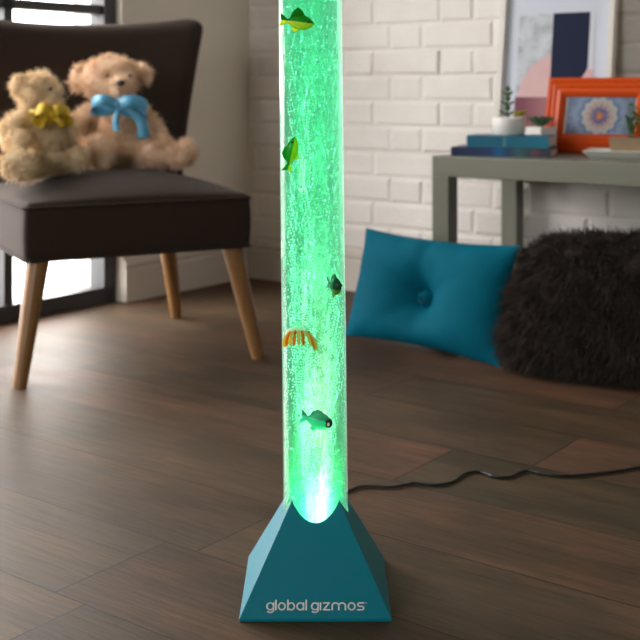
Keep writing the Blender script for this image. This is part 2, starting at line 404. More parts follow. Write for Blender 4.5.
while z < RZ-.05:
    off = .661-per*8+(per/2 if row % 2 else 0) - per*0
    x = off
    while x < RX:
        for ln in (hd, per-hd):
            a, b_ = max(x+gap/2, .004), min(x+ln-gap/2, RX-.002)
            if b_-a > .03: brick(a, b_, max(z, 0.002)+.0028, min(z+ch, RZ)-.0028)
            x += ln
    z += ch; row += 1
w = rbuild(mb, 'wall_right', M['brick']); struct(w)
# window wall with its opening
mb = MB(); mb.box(-.25, 0, -W0, .1, 0, RZ).box(-.25, 0, RY-.2, -W1, 0, RZ).box(-.25, 0, -W1, -W0, WT, RZ)
struct(rbuild(mb, 'wall_left', M['plaster']))
# wall behind the camera, with an unseen window added as fill; and the far side wall
B0, B1, BB, BT = 1.2, 2.6, .9, 2.0
mb = MB(); mb.box(0, B0, RY-.2, RY, 0, RZ).box(B1, RX+.1, RY-.2, RY, 0, RZ).box(B0, B1, RY-.2, RY, 0, BB).box(B0, B1, RY-.2, RY, BT, RZ)
struct(rbuild(mb, 'wall_back', M['dim']))
struct(rbuild(MB().box(RX, RX+.1, RY, .1, 0, RZ), 'wall_far', M['dim']))
# baseboards: a tall board with a moulded bead
def skirt(mb, fn):
    prof = [(0, 0), (.018, 0), (.018, .108), (.013, .112), (.013, .117), (.017, .122), (.017, .132), (.010, .140), (.006, .146), (0, .147)]
    return prof
def extrude(prof, p0, p1, nrm):
    v = []; p0, p1 = Vector(p0), Vector(p1)
    for p in (p0, p1):
        for d, z in prof: v.append(p+Vector(nrm)*d+Vector((0, 0, z)))
    n = len(prof); f = [(i, (i+1) % n, n+(i+1) % n, n+i) for i in range(n)]+[tuple(range(n)), tuple(range(n, 2*n))[::-1]]
    return MB().add(v, f)
pr = skirt(None, None)
struct(rbuild(extrude(pr, (0.018, -.001, 0), (RX, -.001, 0), (0, -1, 0)), 'baseboard_right', M['skirting']))
struct(rbuild(extrude(pr, (0, -.001, 0), (0, -(W0-.002), 0), (1, 0, 0)), 'baseboard_left', M['skirting']))
# big steel window on the left wall
def window(name, mbf, mbp, parent=None):
    fr = struct(rbuild(mbf, name, M['steel']))
    pn = mbp.build('window_pane', M['pane'], fr); return fr
mf, mp = MB(), MB()
xa, xb = -.10, -.03
mf.box(xa, xb, -W0-.055, -W0, 0, WT).box(xa, xb, -W1, -W1+.055, 0, WT).box(xa, xb, -W1, -W0, 0, .055).box(xa, xb, -W1, -W0, WT-.05, WT)
nm = 9; ms = [1.11+k*.43 for k in range(3)]
for q in ms: mf.box(xa+.01, xb-.01, -q-.017, -q+.017, .05, WT)
for zz in (1.0, 1.68): mf.box(xa+.01, xb-.01, -W1, -W0, zz-.016, zz+.016)
mf.box(-.25, xa, -W1, -W0, -.005, .012)
mp.box(-.068, -.062, -W1+.03, -W0-.03, .03, WT-.03)
window('window_1', mf, mp)
mf, mp = MB(), MB()  # unseen window added behind the camera for fill light
ya, yb = RY-.12, RY-.05
mf.box(B0, B0+.05, ya, yb, BB, BT).box(B1-.05, B1, ya, yb, BB, BT).box(B0, B1, ya, yb, BB, BB+.05).box(B0, B1, ya, yb, BT-.05, BT)
for k in range(1, 4): mf.box(B0+k*(B1-B0)/4-.02, B0+k*(B1-B0)/4+.02, ya, yb, BB, BT)
mp.box(B0+.02, B1-.02, ya+.03, ya+.036, BB+.02, BT-.02)
window('added_fill_window', mf, mp)

# ------------------------------------------------------------------ daylight
wd = bpy.data.worlds.new('sky'); sc.world = wd; wd.use_nodes = True
nt = wd.node_tree; nt.nodes.clear()
wo = nt.nodes.new('ShaderNodeOutputWorld'); bg = nt.nodes.new('ShaderNodeBackground')
bg.inputs[0].default_value = (1.0, .965, .93, 1); bg.inputs[1].default_value = 15.5
tcw = nt.nodes.new('ShaderNodeTexCoord'); spw = nt.nodes.new('ShaderNodeSeparateXYZ'); rw = nt.nodes.new('ShaderNodeValToRGB')
nt.links.new(tcw.outputs['Generated'], spw.inputs[0]); nt.links.new(spw.outputs[2], rw.inputs[0])       # bright overcast sky over darker ground
rw.color_ramp.elements[0].position = 0.0; rw.color_ramp.elements[0].color = (.36, .34, .32, 1)
rw.color_ramp.elements[1].position = .10; rw.color_ramp.elements[1].color = (1.0, .965, .93, 1)
nt.links.new(rw.outputs[0], bg.inputs[0])
nt.links.new(bg.outputs[0], wo.inputs[0])
def portal(name, c, sx, sy, nrm):
    l = bpy.data.lights.new(name, 'AREA'); l.shape = 'RECTANGLE'; l.size = sx; l.size_y = sy; l.cycles.is_portal = True
    o = bpy.data.objects.new(name, l); COL.objects.link(o); o.location = c
    d = room(nrm[0], nrm[1])-room(0, 0); o.rotation_euler = d.to_track_quat('-Z', 'Y').to_euler(); return o
portal('window_daylight', room(-.28, -(W0+W1)/2, WT/2), W1-W0+.1, WT+.1, (1, 0))
portal('fill_window_portal', room((B0+B1)/2, RY-.23, (BB+BT)/2), B1-B0+.1, BT-BB+.1, (0, 1))  # sky light through the added fill window

# ------------------------------------------------------------------ bubble lamp
LX, LY, S = -.0062, 1.672, .105
lamp = tag(empty('bubble_lamp', (LX, LY, 0)), 'tall clear bubble tube lamp glowing green on a teal pyramid base', 'lamp')
SL = .515; RIM = .004
def wid(z): return S-SL*(z-RIM)
bmz = MB(); ap = RIM+S/SL*.985
v = [(-S, -S, 0), (S, -S, 0), (S, S, 0), (-S, S, 0), (-S, -S, RIM), (S, -S, RIM), (S, S, RIM), (-S, S, RIM)]
e = wid(ap); v += [(-e, -e, ap), (e, -e, ap), (e, e, ap), (-e, e, ap)]
bmz.add(v, [(3,2,1,0)]+[(i, (i+1) % 4, 4+(i+1) % 4, 4+i) for i in range(4)]+[(4+i, 4+(i+1) % 4, 8+(i+1) % 4, 8+i) for i in range(4)]+[(8,9,10,11)])
ob = bpy.data.objects.new('t1', bmz.mesh()); COL.objects.link(ob)
TR, TI = .0474, .0456
LEAN = Matrix.Rotation(math.radians(-.62), 4, 'Y') @ Matrix.Rotation(math.radians(-1.2), 4, 'X')
cut = MB().lathe([(0, .05), (TR+.0004, .05), (TR+.0004, .5), (0, .5)], 96)
oc = bpy.data.objects.new('t2', cut.mesh()); COL.objects.link(oc)
md = ob.modifiers.new('b', 'BOOLEAN'); md.operation = 'DIFFERENCE'; md.object = oc; md.solver = 'EXACT'
me = evaluated(ob); bpy.data.objects.remove(ob); bpy.data.objects.remove(oc)
base = link('base', me, M['base'], lamp)
bv = base.modifiers.new('bevel', 'BEVEL'); bv.width = .0009; bv.segments = 2; bv.limit_method = 'ANGLE'; bv.angle_limit = .5
# lettering on the front face, drawn as round-ended strokes
PX = 1.575/F
def fpt(px, zz, lift=.0006):
    y = -wid(zz); nrm = Vector((0, -1, SL)).normalized()
    return Vector(((px-320)*PX*(1-(.0)) - LX, y, zz))+nrm*lift
XB, XH = .0143, .0220           # baseline and x-height
def zy(t): return XB+(XH-XB)*t
def arc(cx, cy, rx, ry, a0, a1, n=14):
    return [(cx+rx*math.cos(math.radians(a0+(a1-a0)*i/n)), cy+ry*math.sin(math.radians(a0+(a1-a0)*i/n))) for i in range(n+1)]
def stroke(mb, pts, w=.80):
    # flat ribbon with round ends, thin as print
    P = [Vector((p[0], p[1]*8.0)) for p in pts]       # px units, x-height = 8 px
    hw = w
    for i in range(len(P)-1):
        d = P[i+1]-P[i]
        if d.length < 1e-6: continue
        d.normalize(); nn = Vector((-d.y, d.x))*hw
        q = [P[i]-nn, P[i+1]-nn, P[i+1]+nn, P[i]+nn]
        mb.add([fpt(a.x, zy(a.y/8.0)) for a in q], [(0, 1, 2, 3)])
    for p in P:
        c = [p+Vector((math.cos(2*PI*k/10), math.sin(2*PI*k/10)))*hw for k in range(10)]
        mb.add([fpt(a.x, zy(a.y/8.0), .00065) for a in c], [tuple(range(10))])
lt = MB()
def L_g(x0, x1):
    c, r = (x0+x1)/2, (x1-x0)/2; stroke(lt, arc(c, .5, r, .5, 0, 360, 24)); stroke(lt, [(x1, 1.0), (x1, -.05)]+arc(c, -.02, r, .36, 0, -140, 12))
def L_o(x0, x1): stroke(lt, arc((x0+x1)/2, .5, (x1-x0)/2, .5, 0, 360, 24))
def L_l(x): stroke(lt, [(x, 0), (x, 1.40)])
L_g(267, 273.6); L_l(275.9); L_o(278.6, 285.1); L_l(287.9); L_o(287.9, 294.4); L_o(297.0, 303.6); stroke(lt, [(303.6, 0), (303.6, 1)]); L_l(306.2)
L_g(311.7, 318.2); stroke(lt, [(320.5, 0), (320.5, 1)]); stroke(lt, [(323.6, 1), (329.2, 1), (323.6, 0), (329.6, 0)])
stroke(lt, [(332.2, 0), (332.2, .6)]+arc(335.5, .6, 3.3, .4, 180, 0, 10)+[(338.8, 0)]); stroke(lt, [(338.8, .6)]+arc(342.1, .6, 3.3, .4, 180, 0, 10)+[(345.4, 0)])
L_o(348.3, 354.9)
stroke(lt, [(363.6, 1), (359.8, 1)]+arc(359.8, .75, 2.0, .25, 90, 270, 8)+[(361.6, .5)]+arc(361.6, .25, 2.0, .25, 90, -90, 8)+[(357.6, 0)])
stroke(lt, arc(366.2, 1.0, .35, .06, 0, 360, 8), .22)
link('lettering', pyd(lt.v, lt.f), M['white_print'], base)['label'] = 'white global gizmos lettering'
# tube, water, bubbles
Z0, Z1 = .056, 1.02
tb = MB().lathe([(TR, Z0), (TR, Z1), (TI, Z1), (TI, Z0)], 72, closed=True).mesh()
wt = MB().lathe([(0, Z0+.002), (TI-.0006, Z0+.002), (TI-.0006, Z1-.05), (0, Z1-.05)], 64).mesh()
piv = Matrix.Translation((0, 0, .10)) @ LEAN @ Matrix.Translation((0, 0, -.10))
for m_ in (tb, wt): m_.transform(piv)
tube = link('tube', tb, M['tube'], lamp, smooth=False); tube['label'] = 'clear acrylic tube'
for p in tb.polygons: p.use_smooth = abs(p.normal.z) < .5
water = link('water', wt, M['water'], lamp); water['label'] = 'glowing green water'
for p in wt.polygons: p.use_smooth = abs(p.normal.z) < .5
cp = MB().lathe([(0, Z1+.03), (TR-.004, Z1+.03), (TR+.003, Z1+.025), (TR+.003, Z1-.02), (TR+.0006, Z1-.02), (TR+.0006, Z1+.001), (0, Z1+.001)], 48).mesh(); cp.transform(piv)
link('top_cap', cp, M['base'], lamp)
ico = bmesh.new(); bmesh.ops.create_icosphere(ico, subdivisions=1, radius=1.0)
iv = np.array([v.co for v in ico.verts]); ifc = np.array([[v.index for v in f.verts] for f in ico.faces]); ico.free()
nb = 3000                                   # loose bubbles all through the water
rr = (TI-.004)*np.sqrt(rng.random(nb)); aa = rng.random(nb)*2*PI; zz = .075+(.93-.075)*rng.random(nb)**1.1
sz = np.where(rng.random(nb) < .07, rng.uniform(.0012, .0020, nb), rng.uniform(.0004, .0010, nb))
pos = np.stack([rr*np.cos(aa), rr*np.sin(aa), zz], 1); el = np.full(nb, .8)
P_, S_, E_ = [pos], [sz], [el]
for k in range(110):                        # strings of bubbles rising and spreading from the air stone
    a0 = rng.random()*2*PI; rm = (TI-.0045)*math.sqrt(rng.random()); top = .16+.75*rng.random()**1.6; m_ = int((top-.075)/.0042)
    z_ = np.linspace(.072+.01*rng.random(), top, m_); t_ = np.clip((z_-.072)/.26, 0, 1)
    wob = .0032*np.sin(z_*rng.uniform(60, 170)+rng.random()*6)*np.clip(t_*3, 0, 1); wob2 = .0032*np.sin(z_*rng.uniform(60, 170)+rng.random()*6)*np.clip(t_*3, 0, 1)
    rad = .004+(rm-.004)*t_**.75
    x_ = rad*math.cos(a0)+wob+.005*np.clip((z_-.1)/.1, 0, 1)*(1-t_); y_ = rad*math.sin(a0)+wob2; q_ = np.hypot(x_, y_); f_ = np.minimum(1, (TI-.003)/np.maximum(q_, 1e-6))
    P_.append(np.stack([x_*f_, y_*f_, z_], 1)); S_.append(rng.uniform(.00035, .0009, m_)); E_.append(rng.uniform(.9, 2.2, m_))
pos = np.concatenate(P_); sz = np.concatenate(S_); el = np.concatenate(E_); nb = len(pos)
bv_ = (pos[:,None,:]+iv[None,:,:]*sz[:,None,None]*np.stack([np.ones(nb), np.ones(nb), el], 1)[:,None,:]).reshape(-1, 3); bf_ = (ifc[None]+(np.arange(nb)*len(iv))[:,None,None]).reshape(-1, 3)
bme = bpy.data.meshes.new('mesh'); bme.from_pydata(bv_.tolist(), [], bf_.tolist()); bme.transform(piv); bme.update()
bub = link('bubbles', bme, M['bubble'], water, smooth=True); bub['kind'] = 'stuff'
# the LED under the water
ld = bpy.data.lights.new('led_light', 'SPOT'); ld.energy = 45.0; ld.color = (.17, 1.0, .60); ld.shadow_soft_size = .012; ld.spot_size = math.radians(58); ld.spot_blend = .6
lo = bpy.data.objects.new('led_light', ld); COL.objects.link(lo); lo.parent = lamp; lo.location = (0, 0, .066); lo.rotation_euler = (PI, 0, 0)
# cable
cpx = [(312, 545), (314, 525), (324, 506), (338, 494), (348.4, 490), (357, 486.3), (368, 485), (380, 485.6), (391.6, 486), (403, 484), (415, 481.7), (427, 483.2), (438.5, 483.6), (452.5, 480.8), (460, 475.5), (466.6, 471.9), (478.3, 470.5), (487, 473), (494.7, 475.6), (508.8, 476), (517, 472.5), (525, 469.5), (533, 470.5), (541.6, 472.8), (555, 474.4), (569.7, 474.7), (586, 473.6), (602.5, 471.9), (622, 469.2), (640, 465.8), (690, 458)]
gp = [ground(x, y+1, .0035) for x, y in cpx]
def catmull(P, n=5):
    o = []
    for i in range(len(P)-1):
        a, b, c, d = P[max(i-1, 0)], P[i], P[i+1], P[min(i+2, len(P)-1)]
        for k in range(n):
            t = k/n; o.append(.5*((2*b)+(c-a)*t+(2*a-5*b+4*c-d)*t*t+(3*b-a-3*c+d)*t**3))
    return o+[P[-1]]
gp[0] = Vector((LX+.02, LY+S-.004, .010))
cb = MB().tube([p-Vector((LX, LY, 0)) for p in catmull(gp)], .0028, 10)
cbo = cb.build('power_cable', M['cable'], lamp, smooth=True); cbo['label'] = 'thin black cable snaking over the floor'

# fish in the water
def axis(zz): return (piv @ Vector((0, 0, zz)))+Vector((LX, LY, 0))
def fish(px, py, dpt, ln, ht, lo, hi, label, pitch=0.0, face=1, dorsal=.5, head=None, split=(-.1, .3)):
    p = at(px, py, LY-dpt)
    r = tag(empty('toy_fish', p), label, 'toy fish', 'plastic fish in the bubble lamp')
    r.rotation_euler = (0, pitch, 0)
    mb = MB(); n, m = 14, 16; v = []; f = []
    prof = lambda t: (math.sin(PI*min(1, t*1.02))**.75)*(1-.38*t) + .10*(1 if t > .75 else t)
    for i in range(m+1):
        t = i/m; x = face*(.5-t*.82)*ln; a = max(.02, prof(t))*ht*.5; b = a*.5 if t > .02 else a*.3
        v += [(x, b*math.cos(2*PI*k/n), a*math.sin(2*PI*k/n)) for k in range(n)]
    for i in range(m):
        for k in range(n): f.append((i*n+k, i*n+(k+1) % n, (i+1)*n+(k+1) % n, (i+1)*n+k))
    f += [tuple(range(n)), tuple(range(m*n, m*n+n))]
    mb.add(v, f)
    mat = m_fish('fish_skin', lo, hi, ht*split[0], ht*split[1])
    b = mb.build('body', mat, r, smooth=True)
    def slab(name, pts, th=.0008):
        k = len(pts); vv = [(x*ln*face, s*th, z*ht) for s in (-1, 1) for x, z in pts]
        ff = [tuple(range(k)), tuple(range(k, 2*k))[::-1]]+[(i, (i+1) % k, k+(i+1) % k, k+i) for i in range(k)]
        return MB().add(vv, ff).build(name, mat, r)
    slab('tail_fin', [(-.26, .08), (-.36, .22), (-.50, .40), (-.47, .1), (-.44, 0), (-.47, -.1), (-.50, -.38), (-.36, -.2), (-.26, -.08)])
    slab('dorsal_fin', [(.22, .36), (.12, .48+dorsal*.2), (-.02, .50+dorsal*.35), (-.16, .36+dorsal*.2), (-.22, .18), (0, .30)])
    slab('belly_fin', [(.10, -.36), (.0, -.58), (-.12, -.50), (-.10, -.28)])
    for s in (-1, 1): MB().ell((face*ln*.33, s*ht*.16, ht*.08), (ht*.075, ht*.05, ht*.075), 10, 6).build('eye', M['nose'], r, smooth=True)
    if head:
        hm = MB(); hm.ell((face*ln*.40, 0, -ht*.03), (ln*.13, ht*.21, ht*.27), 14, 8)
        hm.build('mask', M['nose'], r, smooth=True)['label'] = 'dark face patch'
        pm = MB()
        for s in (-1, 1): pm.ell((face*ln*.40, s*ht*.19, -ht*.02), (ln*.045, ht*.05, ht*.09), 10, 6)
        pm.build('cheek_spot', M['white_print'], r, smooth=True)['label'] = 'pale spot on the face'
    return r
fish(297, 22, .034, .050, .026, (.92, .95, .10), (.02, .34, .02), 'green-backed yellow-bellied toy fish at the top of the lamp tube', pitch=.12, face=1, dorsal=.9, split=(-.10, .12))
fish(291, 154, .030, .052, .021, (.65, .95, .05), (.02, .48, .05), 'upright green toy fish nosing up by the left side of the tube', pitch=-1.35, face=1, dorsal=.4, split=(-.15, .1))
f4 = fish(334, 286, .022, .034, .029, (.28, .42, .03), (.01, .13, .06), 'small dark green toy fish seen head-on by the right side of the tube', pitch=.0, face=1, dorsal=.3, split=(-.25, .0)); f4.rotation_euler = (0, 0, -.95)
fish(316, 420, .036, .046, .028, (.05, .75, .62), (.02, .34, .24), 'teal toy fish with a dark face low down in the tube', pitch=.22, face=1, dorsal=.1, head=True)
# the fan-finned striped fish
p = at(300.5, 340, LY-.034)
fr_ = tag(empty('toy_fish', p), 'yellow and orange striped toy fish with fanned fins midway down the tube', 'toy fish', 'plastic fish in the bubble lamp')
fr_.scale = (1.25, 1.1, 1.2)
M['fish_yellow'] = m_thin('yellow_fin', (1.0, .86, .22)); M['fish_orange'] = m_thin('orange_stripe', (1.0, .42, .03)); M['fish_white'] = m_thin('pale_fish_back', (.9, 1.0, .9))
MB().ell((-.002, .004, .010), (.014, .007, .0055), 16, 8).build('body', M['fish_white'], fr_, smooth=True)
for k in range(9):
    a = -1.15+2.3*k/8; L = .021 if k < 7 else .026
    x0, z0 = -.002+.012*math.sin(a), .008+.004*math.cos(a)
    pts = [Vector((x0, -.002, z0)), Vector((x0+.0035*math.sin(a)*1.6+.002*(k > 5), -.005, z0-L*.35)), Vector((x0+.007*math.sin(a)+.004*(k > 5), -.004, z0-L*.85))]
    MB().tube(catmull(pts, 4), [.0008]+[.0019]*3+[.0021]*3+[.0017, .0006], 8).build('fin_ray', M['fish_yellow'] if k % 2 == 0 else M['fish_orange'], fr_, smooth=True)
for s in (-1,): MB().ell((.010, -.002, .010), (.0013, .001, .0013), 8, 6).build('eye', M['nose'], fr_, smooth=True)

# ------------------------------------------------------------------ chair
CR = math.radians(27.9); CHX, CHY = -.598, 3.222
cu, su = math.cos(CR), math.sin(CR)
chair = tag(empty('accent_chair', (CHX, CHY, 0), CR), 'dark brown upholstered accent chair with splayed oak legs, two bears on its seat', 'chair')
SH, SB, STOP = .305, .300, .447
def seatfn(p):
    t = (p.z+.0745)/.149
    u, v_ = p.x/SH, p.y/SB
    crown = .058*(max(0, 1-abs(u)**2.2)**.8)*(max(0, 1-abs(v_)**2.4)**.8)
    z = .298+t*.149+(crown*max(0, t)**2 if t > 0 else 0)
    bulge = 1+.012*math.sin(PI*min(1, max(0, t)))
    return Vector((p.x*bulge, p.y*bulge, z))
seat = link('seat', rbox(SH, SB, .0745, .016, 4, 14, seatfn), M['chair'], chair, smooth=True)
def ring(hx, hy, r, z, rad):
    pts = []
    for cx_, cy_, a0 in ((hx-r, hy-r, 0), (-(hx-r), hy-r, 90), (-(hx-r), -(hy-r), 180), (hx-r, -(hy-r), 270)):
        pts += [(cx_+r*math.cos(math.radians(a0+k*15)), cy_+r*math.sin(math.radians(a0+k*15)), z) for k in range(7)]
    pts.append(pts[0]); return MB().tube(pts, rad, 8)
ring(SH+.003, SB+.003, .018, .436, .0035).build('piping', M['chair'], seat, smooth=True)
ring(SH+.002, SB+.002, .018, .305, .0035).build('piping', M['chair'], seat, smooth=True)
def backfn(p):      # p.z in [-.28,.28] -> .40 .. .95, wings flared at the top
    t = (p.z+.29)/.58
    z = .39+t*.545
    w = .330+.130*max(0, t-.12)**1.25
    u = p.x/.30*w
    z += (.18*u*u)*max(0, t)**3
    v = .262+.115*t - .34*u*u*(1-.15*t) + p.y
    return Vector((u, v+.045, z))
link('backrest', rbox(.30, .046, .29, .045, 6, 14, backfn), M['chair'], chair, smooth=True)
for sx, sy in ((-1, -1), (1, -1), (1, 1), (-1, 1)):
    top = Vector((sx*.264, sy*.262, .306)); ft = Vector((sx*.3225, sy*.312, 0.0))
    lm = MB(); n = 20; v = []
    for k in range(7):
        t = k/6; c = top.lerp(ft, t); r = .0295*(1-t)+.0180*t
        v += [(c.x+r*math.cos(2*PI*j/n), c.y+r*math.sin(2*PI*j/n), c.z) for j in range(n)]
    lm.add(v, [(i*n+j, i*n+(j+1) % n, (i+1)*n+(j+1) % n, (i+1)*n+j) for i in range(6) for j in range(n)]+[tuple(range(n)), tuple(range(6*n, 7*n))[::-1]])
    lm.build('leg', M['oak'], chair, smooth=False)
    for p in chair.children[-1].data.polygons: p.use_smooth = len(p.vertices) == 4

# ------------------------------------------------------------------ teddy bears
def ribbon(mb, pts, w, th=.0022, wdir=(0, 0, 1), taper=None):
    pts = catmull([Vector(p) for p in pts], 6); wd_ = Vector(wdir); k = len(pts); v = []; f = []
    for i, p in enumerate(pts):
        d = (pts[min(i+1, k-1)]-pts[max(i-1, 0)]).normalized(); ax = (wd_-d*wd_.dot(d)).normalized(); nn = d.cross(ax)
        ww = w*(taper[0]+(taper[1]-taper[0])*i/(k-1) if taper else 1)/2
        v += [p-ax*ww-nn*th/2, p+ax*ww-nn*th/2, p+ax*ww+nn*th/2, p-ax*ww+nn*th/2]
    for i in range(k-1):
        for j in range(4): f.append((i*4+j, i*4+(j+1) % 4, (i+1)*4+(j+1) % 4, (i+1)*4+j))
    f += [(0, 1, 2, 3), tuple(range(k*4-4, k*4))[::-1]]
    mb.add(v, f)
def chain(mb, pts, rs, n=6):
    P = catmull([Vector(p) for p in pts], n); R = catmull([Vector((r, 0, 0)) for r in rs], n)
    for p, r in zip(P, R): mb.ell(p, (r.x,)*3, 12, 8)

def bear_blue():
    k = .00295; Yb = 3.36; o = at(121, 164.5, Yb)
    r = tag(empty('teddy_bear', o), 'tan teddy bear with a blue bow, right-hand of the two on the brown chair', 'teddy bear', 'teddy bears on the chair')
    P = lambda px, py, y: Vector(((px-118)*k, y, (166.5-py)*k))
    mb = MB(); mb.shrink = .92
    mb.ell(P(107, 82, .0), (.090, .078, .074), 24, 16)          # head
    mb.ell(P(121.5, 87, -.062), (.040, .042, .033), 16, 10)     # muzzle
    mb.ell(P(119, 97, -.045), (.042, .035, .022), 16, 10)       # chin
    mb.ell(P(75.5, 80, .01), (.029, .020, .046), 16, 10, Matrix.Rotation(.25, 3, 'Y'))
    mb.ell(P(139.5, 76, .02), (.027, .020, .036), 16, 10, Matrix.Rotation(-.35, 3, 'Y'))
    mb.ell(P(115, 136, .005), (.082, .078, .090), 24, 16)       # body
    mb.ell(P(115, 116, .0), (.066, .062, .06), 20, 12)
    mb.ell(P(117, 152, -.01), (.090, .080, .046), 20, 12)
    chain(mb, [P(90, 115, -.01), P(76, 127, -.035), P(74, 140, -.075), P(83, 147, -.115)], [.031, .033, .033, .030])
    chain(mb, [P(136, 114, .0), P(149, 128, -.01), P(158, 141, -.03), P(164, 148, -.045)], [.030, .030, .027, .024])
    chain(mb, [P(109, 155, -.05), P(106, 155, -.10), P(106, 153, -.14)], [.036, .034, .034])
    mb.ell(P(107, 151, -.165), (.045, .026, .054), 18, 12)      # sole towards us
    chain(mb, [P(132, 155, -.02), P(152, 155, -.05), P(172, 156, -.07), P(183, 156, -.08)], [.042, .036, .033, .033])
    mb.ell(P(186, 153, -.085), (.029, .036, .042), 16, 12)
    me = remeshed(mb, .0055, 2)
    link('body', furry(me, 22000, .0175, .0012, (0, 0, -.15), 1.25, 3, .7), M['bear_pink'], r)
    MB().ell(P(124, 85, -.108), (.0125, .008, .0095), 14, 8).build('nose', M['nose'], r, smooth=True)
    for x, y in ((109, -.073), (130, -.058)): MB().ell(P(x, 78, y), (.005, .004, .005), 10, 8).build('eye', M['nose'], r, smooth=True)
    bow = MB().ell(P(116, 105, -.098), (.013, .010, .014), 12, 8).build('bow', M['blue_ribbon'], r, smooth=True)
    bow.location = (.012, -.006, -.005)
    m = MB(); ribbon(m, [P(116, 105, -.10), P(104, 100, -.115), P(94, 103, -.105), P(95, 110, -.095), P(105, 110, -.09), P(115, 106, -.09)], .034, wdir=(0, .25, 1)); m.build('bow_loop', M['blue_ribbon'], bow, smooth=True)
    m = MB(); ribbon(m, [P(117, 105, -.10), P(129, 101, -.112), P(141, 104, -.10), P(143, 113, -.09), P(131, 112, -.085), P(118, 106, -.09)], .037, wdir=(0, .25, 1)); m.build('bow_loop', M['blue_ribbon'], bow, smooth=True)
    m = MB(); ribbon(m, [P(116, 106, -.10), P(117, 114, -.108), P(115, 122, -.105), P(117, 130, -.104)], .022, wdir=(1, -.2, 0), taper=(.6, 1.1)); m.build('ribbon_tail', M['blue_ribbon'], bow, smooth=True)
    m = MB(); ribbon(m, [P(118, 106, -.10), P(130, 112, -.104), P(140, 122, -.10), P(142, 137, -.092)], .030, wdir=(1, -.2, .4), taper=(.6, 1.2)); m.build('ribbon_tail', M['blue_ribbon'], bow, smooth=True)
    m = MB(); ribbon(m, [Vector(P(112, 103, 0))+Vector((.070*math.sin(a), -.082*math.cos(a), .004)) for a in np.linspace(-PI, PI, 13)], .018); m.build('neck_ribbon', M['blue_ribbon'], bow, smooth=True)
    return r
bear_blue()
def bear_yellow():
    k = .00274; Yb = 3.12; o = at(45.5, 177, Yb)
    r = tag(empty('teddy_bear', o), 'cream teddy bear with a yellow bow turned sideways, left-hand on the brown chair', 'teddy bear', 'teddy bears on the chair')
    r.scale = (.95, .95, .95)
    P = lambda px, py, y: Vector(((px-42)*k, y, (180-py)*k))
    mb = MB(); mb.shrink = .90
    mb.ell(P(34, 91, .0), (.066, .066, .058), 24, 16)
    mb.ell(P(53, 96, -.026), (.034, .034, .030), 16, 10)
    mb.ell(P(45, 103, -.02), (.046, .035, .022), 16, 10)
    mb.ell(P(16, 84, -.03), (.024, .016, .034), 16, 10, Matrix.Rotation(.3, 3, 'Y'))
    mb.ell(P(34, 76, .05), (.026, .016, .024), 16, 10)
    mb.ell(P(41, 142, .0), (.058, .066, .084), 24, 16)
    mb.ell(P(40, 121, .0), (.052, .055, .055), 20, 12)
    mb.ell(P(44, 162, .0), (.068, .075, .044), 20, 12)
    chain(mb, [P(22, 118, -.04), P(12, 128, -.065), P(14, 138, -.095), P(27, 141, -.125)], [.029, .032, .032, .029])
    chain(mb, [P(56, 120, .03), P(62, 132, .05), P(64, 142, .045)], [.026, .025, .022])
    chain(mb, [P(38, 167, -.05), P(34, 167, -.11), P(31, 166, -.16)], [.034, .034, .034])
    mb.ell(P(31, 163, -.185), (.053, .026, .046), 18, 12, Matrix.Rotation(.35, 3, 'Y'))
    chain(mb, [P(52, 163, -.01), P(64, 163, -.01), P(72, 163, -.01)], [.034, .029, .026])
    mb.ell(P(76, 160, -.01), (.024, .03, .034), 16, 12)
    me = remeshed(mb, .0052, 2)
    link('body', furry(me, 20000, .0165, .0012, (0, 0, -.15), 1.25, 5, .7), M['bear_cream'], r)
    MB().ell(P(64.5, 94, -.035), (.0075, .010, .0085), 14, 8).build('nose', M['nose'], r, smooth=True)
    for x, y in ((52, -.054), (55, .045)): MB().ell(P(x, 87.5, y), (.005, .0045, .005), 10, 8).build('eye', M['nose'], r, smooth=True)
    bow = MB().ell(P(51, 112, -.072), (.011, .010, .013), 12, 8).build('bow', M['yellow_ribbon'], r, smooth=True)
    bow.location = (.010, 0, -.004)
    m = MB(); ribbon(m, [P(51, 112, -.074), P(45, 106, -.09), P(38, 109, -.085), P(37, 118, -.08), P(44, 117, -.07), P(50, 113, -.068)], .034, wdir=(.2, .25, 1)); m.build('bow_loop', M['yellow_ribbon'], bow, smooth=True)
    m = MB(); ribbon(m, [P(52, 112, -.074), P(58, 107, -.08), P(66, 110, -.05), P(66, 119, -.045), P(59, 118, -.055), P(52, 113, -.066)], .032, wdir=(-.2, .25, 1)); m.build('bow_loop', M['yellow_ribbon'], bow, smooth=True)
    m = MB(); ribbon(m, [P(50, 113, -.074), P(44, 118, -.08), P(41, 126, -.085)], .018, wdir=(1, -.2, .2), taper=(.7, 1.1)); m.build('ribbon_tail', M['yellow_ribbon'], bow, smooth=True)
    m = MB(); ribbon(m, [P(52, 113, -.074), P(58, 118, -.078), P(62, 125, -.07)], .018, wdir=(1, -.2, -.2), taper=(.7, 1.1)); m.build('ribbon_tail', M['yellow_ribbon'], bow, smooth=True)
    m = MB(); ribbon(m, [Vector(P(40, 110, 0))+Vector((.058*math.sin(a), -.068*math.cos(a), 0)) for a in np.linspace(-PI, PI, 13)], .016); m.build('neck_ribbon', M['yellow_ribbon'], bow, smooth=True)
    return r
bear_yellow()

